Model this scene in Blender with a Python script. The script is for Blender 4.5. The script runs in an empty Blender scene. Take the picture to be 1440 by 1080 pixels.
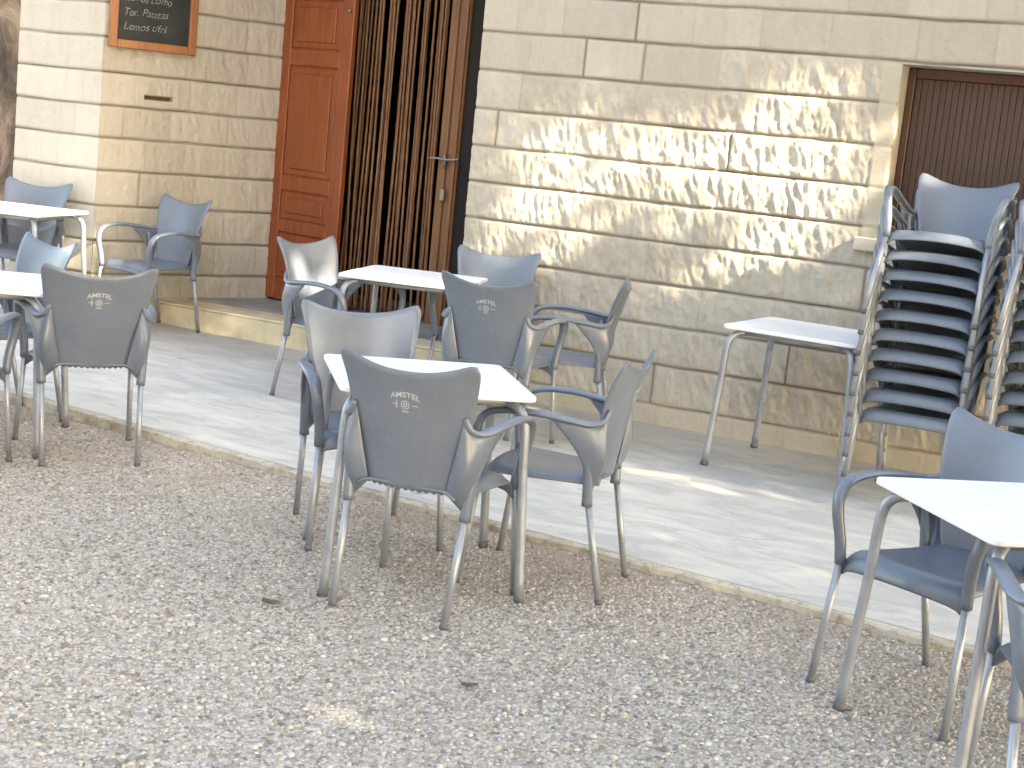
import bpy, math, random
import numpy as np
from mathutils import Vector, Matrix
random.seed(7); rng = np.random.default_rng(7)
scene = bpy.context.scene
COL = scene.collection
R = math.radians

# ------------------------------------------------------------------ node helpers
class NT:
    def __init__(s, name):
        s.m = bpy.data.materials.new(name); s.m.use_nodes = True
        s.t = s.m.node_tree; s.n = s.t.nodes; s.b = s.n['Principled BSDF']
    def add(s, typ, **kw):
        n = s.n.new(typ)
        for k, v in kw.items():
            if k in n.inputs: n.inputs[k].default_value = v
            else: setattr(n, k, v)
        return n
    def link(s, a, b): s.t.links.new(a, b)
    def co(s, scale=(1, 1, 1), rot=(0, 0, 0)):
        c = s.add('ShaderNodeTexCoord'); mp = s.add('ShaderNodeMapping')
        mp.inputs['Scale'].default_value = scale; mp.inputs['Rotation'].default_value = rot
        s.link(c.outputs['Object'], mp.inputs['Vector']); return mp.outputs['Vector']
    def noise(s, vec, scale, detail=4, rough=.55, dist=0.):
        n = s.add('ShaderNodeTexNoise'); n.inputs['Scale'].default_value = scale
        n.inputs['Detail'].default_value = detail; n.inputs['Roughness'].default_value = rough
        n.inputs['Distortion'].default_value = dist; s.link(vec, n.inputs['Vector']); return n.outputs['Fac']
    def ramp(s, fac, stops):
        r = s.add('ShaderNodeValToRGB'); e = r.color_ramp.elements
        while len(e) < len(stops): e.new(.5)
        for el, (p, c) in zip(e, stops):
            el.position = p; el.color = (c[0], c[1], c[2], 1) if hasattr(c, '__len__') else (c, c, c, 1)
        s.link(fac, r.inputs['Fac']); return r.outputs['Color']
    def mix(s, fac, a, b, mode='MIX'):
        n = s.add('ShaderNodeMix', data_type='RGBA', blend_type=mode)
        for sock, v in ((n.inputs[0], fac), (n.inputs[6], a), (n.inputs[7], b)):
            if isinstance(v, bpy.types.NodeSocket): s.link(v, sock)
            elif hasattr(v, '__len__'): sock.default_value = (v[0], v[1], v[2], 1)
            else: sock.default_value = v
        return n.outputs[2]
    def base(s, c):
        if isinstance(c, bpy.types.NodeSocket): s.link(c, s.b.inputs['Base Color'])
        else: s.b.inputs['Base Color'].default_value = (*c, 1)
    def bump(s, h, strength=.3, dist=.01):
        n = s.add('ShaderNodeBump'); n.inputs['Strength'].default_value = strength
        n.inputs['Distance'].default_value = dist; s.link(h, n.inputs['Height'])
        s.link(n.outputs['Normal'], s.b.inputs['Normal'])
    def rough(s, v):
        if isinstance(v, bpy.types.NodeSocket): s.link(v, s.b.inputs['Roughness'])
        else: s.b.inputs['Roughness'].default_value = v

def mat_plain(name, c, rough=.5, metal=0., var=.12, scale=6., bump=0., bscale=60.):
    t = NT(name); v = t.co()
    n = t.noise(v, scale, 5, .6)
    c0 = tuple(x*(1-var) for x in c); c1 = tuple(min(1, x*(1+var)) for x in c)
    t.base(t.ramp(n, [(.3, c0), (.7, c1)])); t.rough(rough); t.b.inputs['Metallic'].default_value = metal
    if bump: t.bump(t.noise(v, bscale, 3), bump, .004)
    return t.m

def mat_plastic():
    t = NT('grey_chair_plastic'); v = t.co()
    oi = t.add('ShaderNodeObjectInfo')
    n = t.noise(v, 5, 6, .65); n2 = t.noise(v, 40, 3, .6)
    c = t.ramp(n, [(.25, (.112, .134, .166)), (.75, (.150, .175, .210))])
    c = t.mix(t.ramp(n2, [(.55, 0.), (.8, .25)]), c, (.22, .225, .23))       # dust film
    var = t.add('ShaderNodeMapRange'); var.inputs['To Min'].default_value = .88; var.inputs['To Max'].default_value = 1.1
    t.link(oi.outputs['Random'], var.inputs['Value'])
    hsv = t.add('ShaderNodeHueSaturation'); t.link(c, hsv.inputs['Color']); t.link(var.outputs['Result'], hsv.inputs['Value'])
    t.base(hsv.outputs['Color'])
    t.rough(t.ramp(n, [(.2, .24), (.8, .40)])); t.b.inputs['Specular IOR Level'].default_value = .75
    t.bump(t.noise(v, 350, 2), .12, .001)
    return t.m

def mat_metal():
    t = NT('anodised_grey_tube'); v = t.co()
    n = t.noise(v, 14, 5, .6)
    t.base(t.ramp(n, [(.3, (.27, .29, .32)), (.7, (.36, .38, .41))]))
    t.b.inputs['Metallic'].default_value = .45; t.rough(t.ramp(n, [(.2, .30), (.8, .5)]))
    return t.m

def mat_tabletop():
    t = NT('white_laminate_top'); v = t.co()
    n = t.noise(v, 4, 6, .6); n2 = t.noise(v, 55, 3, .6)
    c = t.ramp(n, [(.3, (.76, .76, .76)), (.75, (.86, .86, .85))])
    c = t.mix(t.ramp(n2, [(.6, 0.), (.75, .2)]), c, (.55, .55, .53))
    t.base(c); t.rough(t.ramp(n, [(.2, .3), (.8, .5)])); return t.m

def mat_stone(name, tint=(1, 1, 1)):
    t = NT(name); v = t.co()
    a = t.add('ShaderNodeAttribute', attribute_name='blk')
    sep = t.add('ShaderNodeSeparateColor'); t.link(a.outputs['Color'], sep.inputs['Color'])
    big = t.noise(v, 1.3, 5, .6); fine = t.noise(v, 28, 6, .7)
    stv = t.co((7, 7, 1.2)); streak = t.noise(stv, 2.2, 5, .6)
    def T(c): return tuple(x*y for x, y in zip(c, tint))
    c = t.ramp(sep.outputs['Red'], [(0, T((.39, .352, .285))), (.5, T((.445, .405, .332))), (1, T((.495, .455, .375)))])
    c = t.mix(t.ramp(big, [(.35, 0.), (.7, .45)]), c, T((.47, .425, .355)))
    c = t.mix(t.ramp(streak, [(.45, 0.), (.75, .45)]), c, T((.36, .305, .23)))
    c = t.mix(t.ramp(fine, [(.35, .0), (.75, .35)]), c, T((.55, .505, .42)))
    c = t.mix(sep.outputs['Green'], c, (.10, .08, .055))
    c = t.mix(sep.outputs['Blue'], c, T((.48, .43, .33)))
    t.base(c); t.rough(.9); t.b.inputs['Specular IOR Level'].default_value = .2
    b = t.noise(v, 70, 6, .7); t.bump(b, .5, .006)
    return t.m

def mat_gravel():
    t = NT('exposed_aggregate'); v = t.co()
    vo = t.add('ShaderNodeTexVoronoi'); vo.inputs['Scale'].default_value = 60.; t.link(v, vo.inputs['Vector'])
    vb = t.add('ShaderNodeTexVoronoi'); vb.inputs['Scale'].default_value = 30.; t.link(v, vb.inputs['Vector'])
    g = t.add('ShaderNodeSeparateColor'); t.link(vo.outputs['Color'], g.inputs['Color'])
    g2 = t.add('ShaderNodeSeparateColor'); t.link(vb.outputs['Color'], g2.inputs['Color'])
    c = t.ramp(g.outputs['Red'], [(0, (.13, .11, .09)), (.12, (.22, .19, .155)), (.3, (.36, .32, .27)), (.65, (.47, .43, .37)), (.88, (.60, .56, .50)), (1, (.72, .68, .61))])
    c2 = t.ramp(g2.outputs['Green'], [(0, (.22, .19, .16)), (.5, (.37, .33, .29)), (1, (.50, .46, .41))])
    c = t.mix(.35, c, c2)
    d = t.ramp(vo.outputs['Distance'], [(.0, 0.), (.5, 0.), (.9, .6)])
    c = t.mix(d, c, (.17, .14, .11))
    big = t.noise(v, .9, 6, .6)
    c = t.mix(t.ramp(big, [(.35, 0.), (.75, .35)]), c, (.27, .235, .20))
    pale = t.noise(v, 3.2, 4, .6)
    c = t.mix(t.ramp(pale, [(.5, 0.), (.8, .25)]), c, (.47, .43, .38))
    # soil and leaf litter collected along the kerb: its own stain, follows the edge of the paving
    sx = t.add('ShaderNodeSeparateXYZ'); tc = t.add('ShaderNodeTexCoord'); t.link(tc.outputs['Object'], sx.inputs[0])
    m1 = t.add('ShaderNodeMath', operation='MULTIPLY'); m1.inputs[1].default_value = .115; t.link(sx.outputs['X'], m1.inputs[0])
    m2 = t.add('ShaderNodeMath', operation='ADD'); t.link(m1.outputs[0], m2.inputs[0]); t.link(sx.outputs['Y'], m2.inputs[1])
    mr = t.add('ShaderNodeMapRange'); mr.inputs['From Min'].default_value = 4.2; mr.inputs['From Max'].default_value = 5.25
    t.link(m2.outputs[0], mr.inputs['Value'])
    soil = t.noise(v, 5, 6, .7)
    mm = t.add('ShaderNodeMath', operation='MULTIPLY'); t.link(mr.outputs[0], mm.inputs[0]); t.link(t.ramp(soil, [(.3, .10), (.7, .55)]), mm.inputs[1])
    c = t.mix(mm.outputs[0], c, (.27, .19, .12))
    t.base(c); t.rough(.9); t.b.inputs['Specular IOR Level'].default_value = .2
    inv = t.add('ShaderNodeMath', operation='SUBTRACT'); inv.inputs[0].default_value = 1.; t.link(vo.outputs['Distance'], inv.inputs[1])
    t.bump(inv.outputs[0], .7, .006)
    return t.m

def mat_paving():
    t = NT('worn_concrete_paving'); v = t.co()
    big = t.noise(v, 1.1, 7, .62, .4); st = t.noise(t.co((1, 2.6, 1)), 2.4, 7, .68, .8); fine = t.noise(v, 60, 4, .7)
    c = t.ramp(big, [(.3, (.49, .465, .41)), (.5, (.555, .522, .455)), (.72, (.61, .572, .49))])
    c = t.mix(t.ramp(st, [(.46, 0.), (.58, .8)]), c, (.42, .405, .37))
    c = t.mix(t.ramp(st, [(.32, .75), (.44, 0.)]), c, (.66, .62, .53))
    spots = t.noise(v, 9, 3, .5)
    c = t.mix(t.ramp(spots, [(.70, 0.), (.76, .55)]), c, (.20, .19, .175))
    c = t.mix(t.ramp(fine, [(.4, 0.), (.8, .22)]), c, (.33, .31, .28))
    # shade along the wall foot, painted into the colour with a noisy edge
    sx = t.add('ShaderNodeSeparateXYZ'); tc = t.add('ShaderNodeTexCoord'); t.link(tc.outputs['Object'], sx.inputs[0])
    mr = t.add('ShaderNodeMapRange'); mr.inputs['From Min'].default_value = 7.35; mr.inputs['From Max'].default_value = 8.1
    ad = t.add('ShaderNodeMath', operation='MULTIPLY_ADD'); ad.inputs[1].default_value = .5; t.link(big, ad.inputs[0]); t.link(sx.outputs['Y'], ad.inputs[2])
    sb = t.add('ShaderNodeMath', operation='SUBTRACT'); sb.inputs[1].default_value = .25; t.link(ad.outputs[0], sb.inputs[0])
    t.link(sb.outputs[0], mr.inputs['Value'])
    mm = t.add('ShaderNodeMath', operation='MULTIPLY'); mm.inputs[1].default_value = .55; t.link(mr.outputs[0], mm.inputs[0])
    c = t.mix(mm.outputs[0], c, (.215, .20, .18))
    t.base(c); t.rough(.85); t.bump(fine, .3, .003); return t.m

def mat_wood(name, dark, light, scale=1., rough=.38):
    t = NT(name); v = t.co((9*scale, 9*scale, .7*scale))
    n = t.noise(v, 3, 7, .65, .6); big = t.noise(t.co(), 2.0, 4, .6)
    c = t.ramp(n, [(.3, dark), (.7, light)])
    c = t.mix(t.ramp(big, [(.4, 0.), (.75, .35)]), c, dark)
    t.base(c); t.rough(rough); t.bump(n, .2, .002); return t.m

M = {}
M['plastic'] = mat_plastic(); M['metal'] = mat_metal(); M['top'] = mat_tabletop()
M['foot'] = mat_plain('dark_rubber', (.10, .105, .11), .7)
M['print'] = mat_plain('pale_printing', (.42, .44, .46), .6, var=.1)
M['stone'] = mat_stone('split_faced_limestone')
M['stone_pale'] = mat_stone('dressed_limestone', (1.16, 1.18, 1.2))
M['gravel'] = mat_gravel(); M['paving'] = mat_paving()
def mat_kerb():
    t = NT('pale_kerb_concrete'); v = t.co(); n = t.noise(v, 3.5, 7, .7); f = t.noise(v, 26, 5, .7)
    c = t.ramp(n, [(.34, (.27, .21, .14)), (.45, (.44, .39, .30)), (.6, (.56, .51, .41))])
    c = t.mix(t.ramp(f, [(.5, 0.), (.66, .7)]), c, (.24, .18, .12))
    t.base(c); t.rough(.9); t.bump(f, .6, .01); return t.m
M['kerb'] = mat_kerb()
M['step'] = mat_plain('yellowed_step_stone', (.55, .47, .31), .85, var=.25, scale=5, bump=.4)
M['tread'] = mat_plain('grey_slate_tread', (.24, .235, .225), .6, var=.3, scale=4, bump=.2)
M['door'] = mat_wood('varnished_red_brown_wood', (.19, .042, .014), (.33, .088, .028))
M['frame_dark'] = mat_wood('dark_red_brown_wood', (.12, .034, .015), (.185, .055, .023))
M['jamb'] = mat_wood('pale_brown_wood', (.15, .06, .024), (.29, .13, .052))
M['strand'] = mat_wood('brown_curtain_cord', (.13, .05, .022), (.33, .165, .08), 2., .35)
M['shutter'] = mat_wood('dark_brown_shutter_wood', (.055, .030, .021), (.082, .046, .032), 1.4, .5)
M['board_frame'] = mat_wood('orange_brown_frame', (.25, .09, .035), (.37, .15, .06))
M['board'] = mat_plain('black_slate_paint', (.016, .019, .02), .65, var=.35, scale=9)
M['chalk'] = mat_plain('white_chalk', (.27, .28, .27), .95, var=.4, scale=40)
M['dark'] = mat_plain('painted_room_darkness', (.018, .013, .010), .9)  # near-black colour stands in for the darkness in the doorway and jamb gap
M['window_frame'] = mat_wood('dark_window_wood', (.06, .026, .016), (.095, .042, .027))
M['iron'] = mat_plain('worn_iron', (.30, .28, .26), .45, .6)
M['leafdry'] = mat_plain('dry_leaf', (.13, .105, .075), .8, var=.3, scale=30)
M['twig'] = mat_plain('dry_straw', (.50, .42, .25), .9)

def mat_bark():
    t = NT('rough_brown_bark'); v = t.co((1, 1, .55))
    n = t.noise(v, 3.0, 7, .65, 1.2)
    vo = t.add('ShaderNodeTexVoronoi', feature='DISTANCE_TO_EDGE'); vo.inputs['Scale'].default_value = 5.5; t.link(v, vo.inputs['Vector'])
    c = t.ramp(n, [(.3, (.04, .03, .024)), (.5, (.085, .065, .05)), (.72, (.19, .155, .125))])
    c = t.mix(t.ramp(vo.outputs['Distance'], [(.0, .18), (.08, 0.)]), c, (.20, .17, .145))
    t.base(c); t.rough(.95); t.bump(n, .9, .06); return t.m
M['bark'] = mat_bark()
def mat_leaf():
    t = NT('green_foliage'); v = t.co(); n = t.noise(v, 1.5, 3)
    t.base(t.ramp(n, [(.3, (.035, .07, .02)), (.7, (.075, .12, .035))])); t.rough(.55); return t.m
M['leaf'] = mat_leaf()

# ------------------------------------------------------------------ mesh helpers
class MB:
    def __init__(s): s.v = []; s.f = []
    def add(s, vs, fs):
        o = len(s.v); s.v += [tuple(map(float, p)) for p in vs]; s.f += [tuple(i+o for i in f) for f in fs]; return s
    def grid(s, P, wrapu=False, flip=False):
        n, m = P.shape[:2]; fs = []
        for i in range(n if wrapu else n-1):
            for j in range(m-1):
                a, b, c, d = i*m+j, ((i+1) % n)*m+j, ((i+1) % n)*m+j+1, i*m+j+1
                fs.append((a, d, c, b) if flip else (a, b, c, d))
        return s.add(P.reshape(-1, 3), fs)
    def shell(s, P, t):
        """a sheet n x m with thickness t and closed rounded rim"""
        n, m = P.shape[:2]
        du = np.gradient(P, axis=0); dv = np.gradient(P, axis=1)
        N = np.cross(du, dv); N /= np.linalg.norm(N, axis=2, keepdims=True)+1e-9
        A = P+N*t/2; B = P-N*t/2
        vs = np.concatenate([A.reshape(-1, 3), B.reshape(-1, 3)]); o = n*m; fs = []
        for i in range(n-1):
            for j in range(m-1):
                a, b, c, d = i*m+j, (i+1)*m+j, (i+1)*m+j+1, i*m+j+1
                fs.append((a, b, c, d)); fs.append((o+a, o+d, o+c, o+b))
        loop = [(i, 0) for i in range(n)]+[(n-1, j) for j in range(1, m)]+[(i, m-1) for i in range(n-2, -1, -1)]+[(0, j) for j in range(m-2, 0, -1)]
        rim = []
        cen = {}
        for (i, j) in loop:
            ii = min(max(i, 1), n-2); jj = min(max(j, 1), m-2)
            e = P[i, j]-P[ii, jj]; e = e/(np.linalg.norm(e)+1e-9); rim.append(P[i, j]+e*t*.5)
        o2 = len(vs); vs = np.concatenate([vs, np.array(rim)]); L = len(loop)
        for k in range(L):
            k2 = (k+1) % L; a = loop[k][0]*m+loop[k][1]; b = loop[k2][0]*m+loop[k2][1]
            fs.append((a, o2+k, o2+k2, b)); fs.append((o2+k, o+a, o+b, o2+k2))
        return s.add(vs, fs)
    def tube(s, pts, rad, seg=12, ref=(1, 0, 0), rad2=None, caps=True):
        P = np.array(pts, float); n = len(P)
        rad = np.broadcast_to(np.array(rad, float), (n,)); rad2 = rad if rad2 is None else np.broadcast_to(np.array(rad2, float), (n,))
        T = np.gradient(P, axis=0); T /= np.linalg.norm(T, axis=1, keepdims=True)+1e-9
        ref = np.array(ref, float); vs = []
        for i in range(n):
            a = ref-np.dot(ref, T[i])*T[i]
            if np.linalg.norm(a) < .05: a = np.array([0, 1., 0])-T[i][1]*T[i]
            a /= np.linalg.norm(a); b = np.cross(T[i], a)
            for k in range(seg):
                th = 2*math.pi*k/seg; vs.append(P[i]+a*rad[i]*math.cos(th)+b*rad2[i]*math.sin(th))
        fs = []
        for i in range(n-1):
            for k in range(seg):
                k2 = (k+1) % seg; fs.append((i*seg+k, i*seg+k2, (i+1)*seg+k2, (i+1)*seg+k))
        if caps:
            fs.append(tuple(range(seg))[::-1]); fs.append(tuple((n-1)*seg+k for k in range(seg)))
        return s.add(vs, fs)
    def box(s, lo, hi, bev=0.):
        x0, y0, z0 = lo; x1, y1, z1 = hi
        if bev <= 0:
            vs = [(x0, y0, z0), (x1, y0, z0), (x1, y1, z0), (x0, y1, z0), (x0, y0, z1), (x1, y0, z1), (x1, y1, z1), (x0, y1, z1)]
            return s.add(vs, [(0, 3, 2, 1), (4, 5, 6, 7), (0, 1, 5, 4), (1, 2, 6, 5), (2, 3, 7, 6), (3, 0, 4, 7)])
        vs = []; ix = {}
        for cx in (0, 1):
            for cy in (0, 1):
                for cz in (0, 1):
                    X = (x0, x1)[cx]; Y = (y0, y1)[cy]; Z = (z0, z1)[cz]
                    sx, sy, sz = (bev if cx == 0 else -bev), (bev if cy == 0 else -bev), (bev if cz == 0 else -bev)
                    for ax in range(3):
                        p = [X+sx, Y+sy, Z+sz]; p[ax] = (X, Y, Z)[ax]
                        ix[(cx, cy, cz, ax)] = len(vs); vs.append(tuple(p))
        fs = []
        I = lambda c, ax: ix[(c[0], c[1], c[2], ax)]
        for ax in range(3):
            u, w = [(1, 2), (2, 0), (0, 1)][ax]
            for sd in (0, 1):
                q = []
                for (a, b) in ((0, 0), (1, 0), (1, 1), (0, 1)):
                    c = [0, 0, 0]; c[ax] = sd; c[u] = a; c[w] = b; q.append(I(c, ax))
                fs.append(tuple(q) if sd else tuple(q[::-1]))
        for ax in range(3):
            u, w = [(1, 2), (2, 0), (0, 1)][ax]
            for a in (0, 1):
                for b in (0, 1):
                    c0 = [0, 0, 0]; c0[u] = a; c0[w] = b; c1 = list(c0); c1[ax] = 1
                    q = (I(c0, u), I(c1, u), I(c1, w), I(c0, w)); fs.append(q if a == b else q[::-1])
        for cx in (0, 1):
            for cy in (0, 1):
                for cz in (0, 1):
                    q = tuple(ix[(cx, cy, cz, a)] for a in range(3)); fs.append(q if (cx+cy+cz) % 2 else q[::-1])
        return s.add(vs, fs)
    def xform(s, Mx):
        s.v = [tuple(Mx @ Vector(p)) for p in s.v]; return s
    def mesh(s, name, mat, smooth=True):
        me = bpy.data.meshes.new(name); me.from_pydata(s.v, [], s.f); me.update()
        if smooth: me.polygons.foreach_set('use_smooth', [True]*len(me.polygons))
        me.materials.append(mat); return me
    def build(s, name, mat, parent=None, smooth=True, loc=None):
        o = bpy.data.objects.new(name, s.mesh(name, mat, smooth)); COL.objects.link(o)
        if parent: o.parent = parent
        if loc: o.location = loc
        return o

def tag(o, label=None, cat=None, group=None, kind=None):
    if label: o['label'] = label
    if cat: o['category'] = cat
    if group: o['group'] = group
    if kind: o['kind'] = kind
    return o
def empty(name, loc=(0, 0, 0), rz=0., rx=0.):
    o = bpy.data.objects.new(name, None); COL.objects.link(o); o.empty_display_size = .1
    o.location = loc; o.rotation_euler = (rx, 0, rz); return o
KIDS = {}
def copy_tree(o, parent=None):
    c = o.copy(); COL.objects.link(c)
    for k in [x for x in COL.objects if x.parent == o]:
        d = copy_tree(k); d.parent = c
    return c
def copy_thing(root):
    return copy_tree(root)

def bez(pts, n=24):
    """Catmull-Rom through pts"""
    P = [np.array(p, float) for p in pts]; P = [2*P[0]-P[1]]+P+[2*P[-1]-P[-2]]
    out = []; segs = len(P)-3
    for i in range(segs):
        p0, p1, p2, p3 = P[i:i+4]; k = max(2, n//segs)
        for t in np.linspace(0, 1, k, endpoint=(i == segs-1)):
            out.append(.5*((2*p1)+(-p0+p2)*t+(2*p0-5*p1+4*p2-p3)*t*t+(-p0+3*p1-3*p2+p3)*t**3))
    return np.array(out)

def text_mesh(body, size, name, shear=0., font_off=0.):
    cu = bpy.data.curves.new(name, 'FONT'); cu.body = body; cu.size = size; cu.align_x = 'CENTER'; cu.shear = shear; cu.offset = font_off
    o = bpy.data.objects.new(name, cu); COL.objects.link(o); bpy.context.view_layer.update()
    me = bpy.data.meshes.new_from_object(o.evaluated_get(bpy.context.evaluated_depsgraph_get()))
    vs = [tuple(v.co) for v in me.vertices]; fs = [tuple(p.vertices) for p in me.polygons]
    bpy.data.objects.remove(o); bpy.data.meshes.remove(me); bpy.data.curves.remove(cu)
    return vs, fs

# ------------------------------------------------------------------ numpy noise
def vnoise(x, y, seed):
    r = np.random.default_rng(seed); G = r.random((256, 256))
    xi = np.floor(x).astype(int); yi = np.floor(y).astype(int); fx = x-xi; fy = y-yi
    fx = fx*fx*(3-2*fx); fy = fy*fy*(3-2*fy)
    g = lambda a, b: G[a % 256, b % 256]
    return (g(xi, yi)*(1-fx)+g(xi+1, yi)*fx)*(1-fy)+(g(xi, yi+1)*(1-fx)+g(xi+1, yi+1)*fx)*fy
def fbm(x, y, seed, oct=4, gain=.5):
    s = 0; a = 1; t = 0
    for k in range(oct):
        s = s+a*vnoise(x*2**k+k*17.3, y*2**k+k*9.1, seed+k); t += a; a *= gain
    return s/t

# ------------------------------------------------------------------ stone walls (real relief)
COURSES = [-.02, .143, .376, .60, .836, 1.073, 1.29, 1.502, 1.72, 1.945, 2.168, 2.39, 2.61, 2.83, 3.05, 3.27]
def stone_wall(name, origin, direc, L, res, seed, mat, hole=None, rough=lambda s, z: np.ones_like(s), z1=3.2, plinth=True, blocklen=.38, margins=(), flat=False, z0=-.02, slot=None):
    nx = int(L/res)+1; nz = int((z1-z0)/res)+1
    s = np.linspace(0, L, nx); z = np.linspace(z0, z1, nz)
    S, Z = np.meshgrid(s, z, indexing='ij')
    r = np.random.default_rng(seed)
    C = np.array(COURSES); ci = np.clip(np.searchsorted(C, Z, side='right')-1, 0, len(C)-2)
    # wavering joints
    wob = (fbm(S*3, Z*0+3.1, seed+50, 3)-.5)*.012
    dj = np.minimum(np.abs(Z-C[ci]-wob), np.abs(Z-C[ci+1]-wob))
    joint = np.exp(-(dj/.0072)**2)
    gap = .72+.28*np.clip((fbm(S*2.2, ci*7.3, seed+9, 3)-.30)*3, 0, 1)
    joint = joint*gap
    blk = np.zeros_like(S); vj = np.zeros_like(S); off = np.zeros_like(S)
    for k in range(len(C)-1):
        mask = ci == k
        xs = [0-r.random()*.3]
        while xs[-1] < L: xs.append(xs[-1]+blocklen*(.75+.5*r.random()))
        xs = np.array(xs); vals = r.random(len(xs)); offs = (r.random(len(xs))-.5)*.006; opened = np.where(r.random(len(xs)) < .10, .95, .20)
        bi = np.clip(np.searchsorted(xs, S[mask], side='right')-1, 0, len(xs)-2)
        blk[mask] = vals[bi]; off[mask] = offs[bi]
        d0 = np.abs(S[mask]-xs[bi]); d1 = np.abs(S[mask]-xs[bi+1])
        vj[mask] = np.maximum(np.exp(-(d0/.006)**2)*opened[bi], np.exp(-(d1/.006)**2)*opened[bi+1])
    ra = rough(S, Z)
    if plinth: ra = np.where(Z < .143, .12, ra)
    tilt = S+.22*Z+.05*fbm(S*5, Z*5, seed+70, 3)
    n1 = fbm(tilt*13, Z*5+ci*3.3, seed, 4, .55)
    rg = 1-np.abs(2*fbm(tilt*21, Z*7.+ci*5.1, seed+20, 4, .55)-1)
    n3 = fbm(S*38, Z*24, seed+30, 3)
    pill = np.clip(dj/.045, 0, 1)**.5
    rel = ra*pill*(.026*(n1-.5)+.022*(rg-.6)+.008*(n3-.5))+off+(1-ra)*.002*(n3-.5)
    cut = np.maximum(joint, vj*.8)
    rel = rel-.015*cut
    if slot is not None:
        a, b, zz = slot; sm = ((S > a) & (S < b) & (np.abs(Z-zz) < .012)); rel = np.where(sm, -.05, rel); cut = np.where(sm, 1, cut)
    mg = np.zeros_like(S)
    for (a, b, c, d) in margins:
        k = (S > a) & (S < b) & (Z > c) & (Z < d); rel = np.where(k, .004-.006*joint, rel); mg = np.where(k, .7, mg); cut = np.where(k, joint*.5, cut)
    if plinth: mg = np.where((Z < .143), .55, mg)
    u = np.array([direc[0], direc[1], 0.]); u /= np.linalg.norm(u); nn = np.array([u[1], -u[0], 0.])
    P = np.array(origin, float)[None, None, :]+S[..., None]*u+Z[..., None]*np.array([0, 0, 1.])+rel[..., None]*nn
    idx = np.arange(nx*nz).reshape(nx, nz)
    q = np.stack([idx[:-1, :-1], idx[1:, :-1], idx[1:, 1:], idx[:-1, 1:]], -1)
    if hole is not None:
        a, b, c, d = hole; sc = (S[:-1, :-1]+S[1:, 1:])/2; zc = (Z[:-1, :-1]+Z[1:, 1:])/2
        keep = ~((sc > a) & (sc < b) & (zc > c) & (zc < d)); q = q[keep]
    q = q.reshape(-1, 4)
    me = bpy.data.meshes.new(name); me.vertices.add(nx*nz); me.vertices.foreach_set('co', P.reshape(-1).astype(np.float32))
    me.loops.add(q.size); me.loops.foreach_set('vertex_index', q.reshape(-1).astype(np.int32))
    me.polygons.add(len(q)); me.polygons.foreach_set('loop_start', np.arange(0, q.size, 4, dtype=np.int32))
    me.update(calc_edges=True)
    me.polygons.foreach_set('use_smooth', [True]*len(q))
    at = me.color_attributes.new('blk', 'FLOAT_COLOR', 'POINT')
    cd = np.stack([blk, np.clip(cut, 0, 1)*.95, mg, np.ones_like(blk)], -1).reshape(-1).astype(np.float32)
    at.data.foreach_set('color', cd)
    me.materials.append(mat)
    o = bpy.data.objects.new(name, me); COL.objects.link(o); return o

WX0, WY = -4.39, 8.35
FACADE = empty('building', (-3.0, WY, 0))
tag(FACADE, 'cream limestone building with coursed split-faced blocks, recessed doorway and brown window', 'building')
def child(o, p):
    o.parent = p; o.location = Vector(o.location)-p.location; return o

def rough_right(S, Z):
    # the top courses and the stones by the doorway are dressed smoother
    k = np.clip((np.where(S > 1.5, 2.20, 1.96)-Z)/.12, 0, 1); e = fbm(S*1.1, Z*1.1, 77, 3)
    return .10+.90*k*np.clip(.85+.6*(e-.5), 0, 1)
wall = stone_wall('wall', (WX0, WY, 0), (1, 0), 6.6, .0085, 11, M['stone'], hole=(2.48, 4.3, 1.24, 2.15), rough=rough_right,
                  margins=((2.385, 2.48, 1.24, 2.15),))
child(wall, FACADE)
PX0, PY = -7.83, 8.2
pil = stone_wall('pilaster', (PX0, PY, 0), (1, 0), .73, .01, 23, M['stone_pale'], rough=lambda S, Z: .12+0*S, blocklen=.9); child(pil, FACADE)
SP0 = (-7.1, 8.2, 0); SPD = (.57, 1.25)
spl = stone_wall('splayed_wall', SP0, SPD, 1.374, .009, 31, M['stone'], rough=lambda S, Z: .5+0*S, plinth=False, slot=(.31, .52, 1.575)); child(spl, FACADE)
# hidden masonry: thickness, returns, upper floor, porch soffit, roof
mb = MB()
mb.box((WX0+.0, WY+.02, -.05), (WX0+.28, 9.75, 3.2))                # right cheek of the porch
mb.box((PX0+.005, PY+.02, -.05), (-7.13, 9.9, 3.2))               # body behind the pilaster
mb.box((-7.14, 9.62, -.05), (-6.70, 9.9, 3.2))
mb.box((WX0+.28, WY+.30, -.05), (2.2, WY+.50, 3.2))                  # core behind right wall
mb.box((PX0, WY+.05, 3.21), (2.2, 9.9, 3.6))                        # upper slab
mb.box((2.21, WY+.02, -.05), (2.5, 11, 3.6))
o = mb.build('wall_core', M['stone_pale'], None, False); child(o, FACADE)
# window reveal
mb = MB(); y1 = WY+.23
mb.add([(-1.91, WY+.002, 1.24), (-1.91, y1, 1.24), (-1.91, y1, 2.15), (-1.91, WY+.002, 2.15)], [(0, 1, 2, 3)])
mb.add([(-.09, WY+.002, 1.24), (-.09, y1, 1.24), (-.09, y1, 2.15), (-.09, WY+.002, 2.15)], [(3, 2, 1, 0)])
mb.add([(-1.91, WY+.002, 2.15), (-.09, WY+.002, 2.15), (-.09, y1, 2.15), (-1.91, y1, 2.15)], [(3, 2, 1, 0)])
o = mb.build('window_reveal', M['stone_pale'], None, False); child(o, FACADE)
mb = MB(); mb.box((-2.03, WY-.045, 1.165), (.02, WY+.17, 1.238), .006)
o = mb.build('window_sill', M['stone_pale'], None, False); child(o, FACADE)
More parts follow.
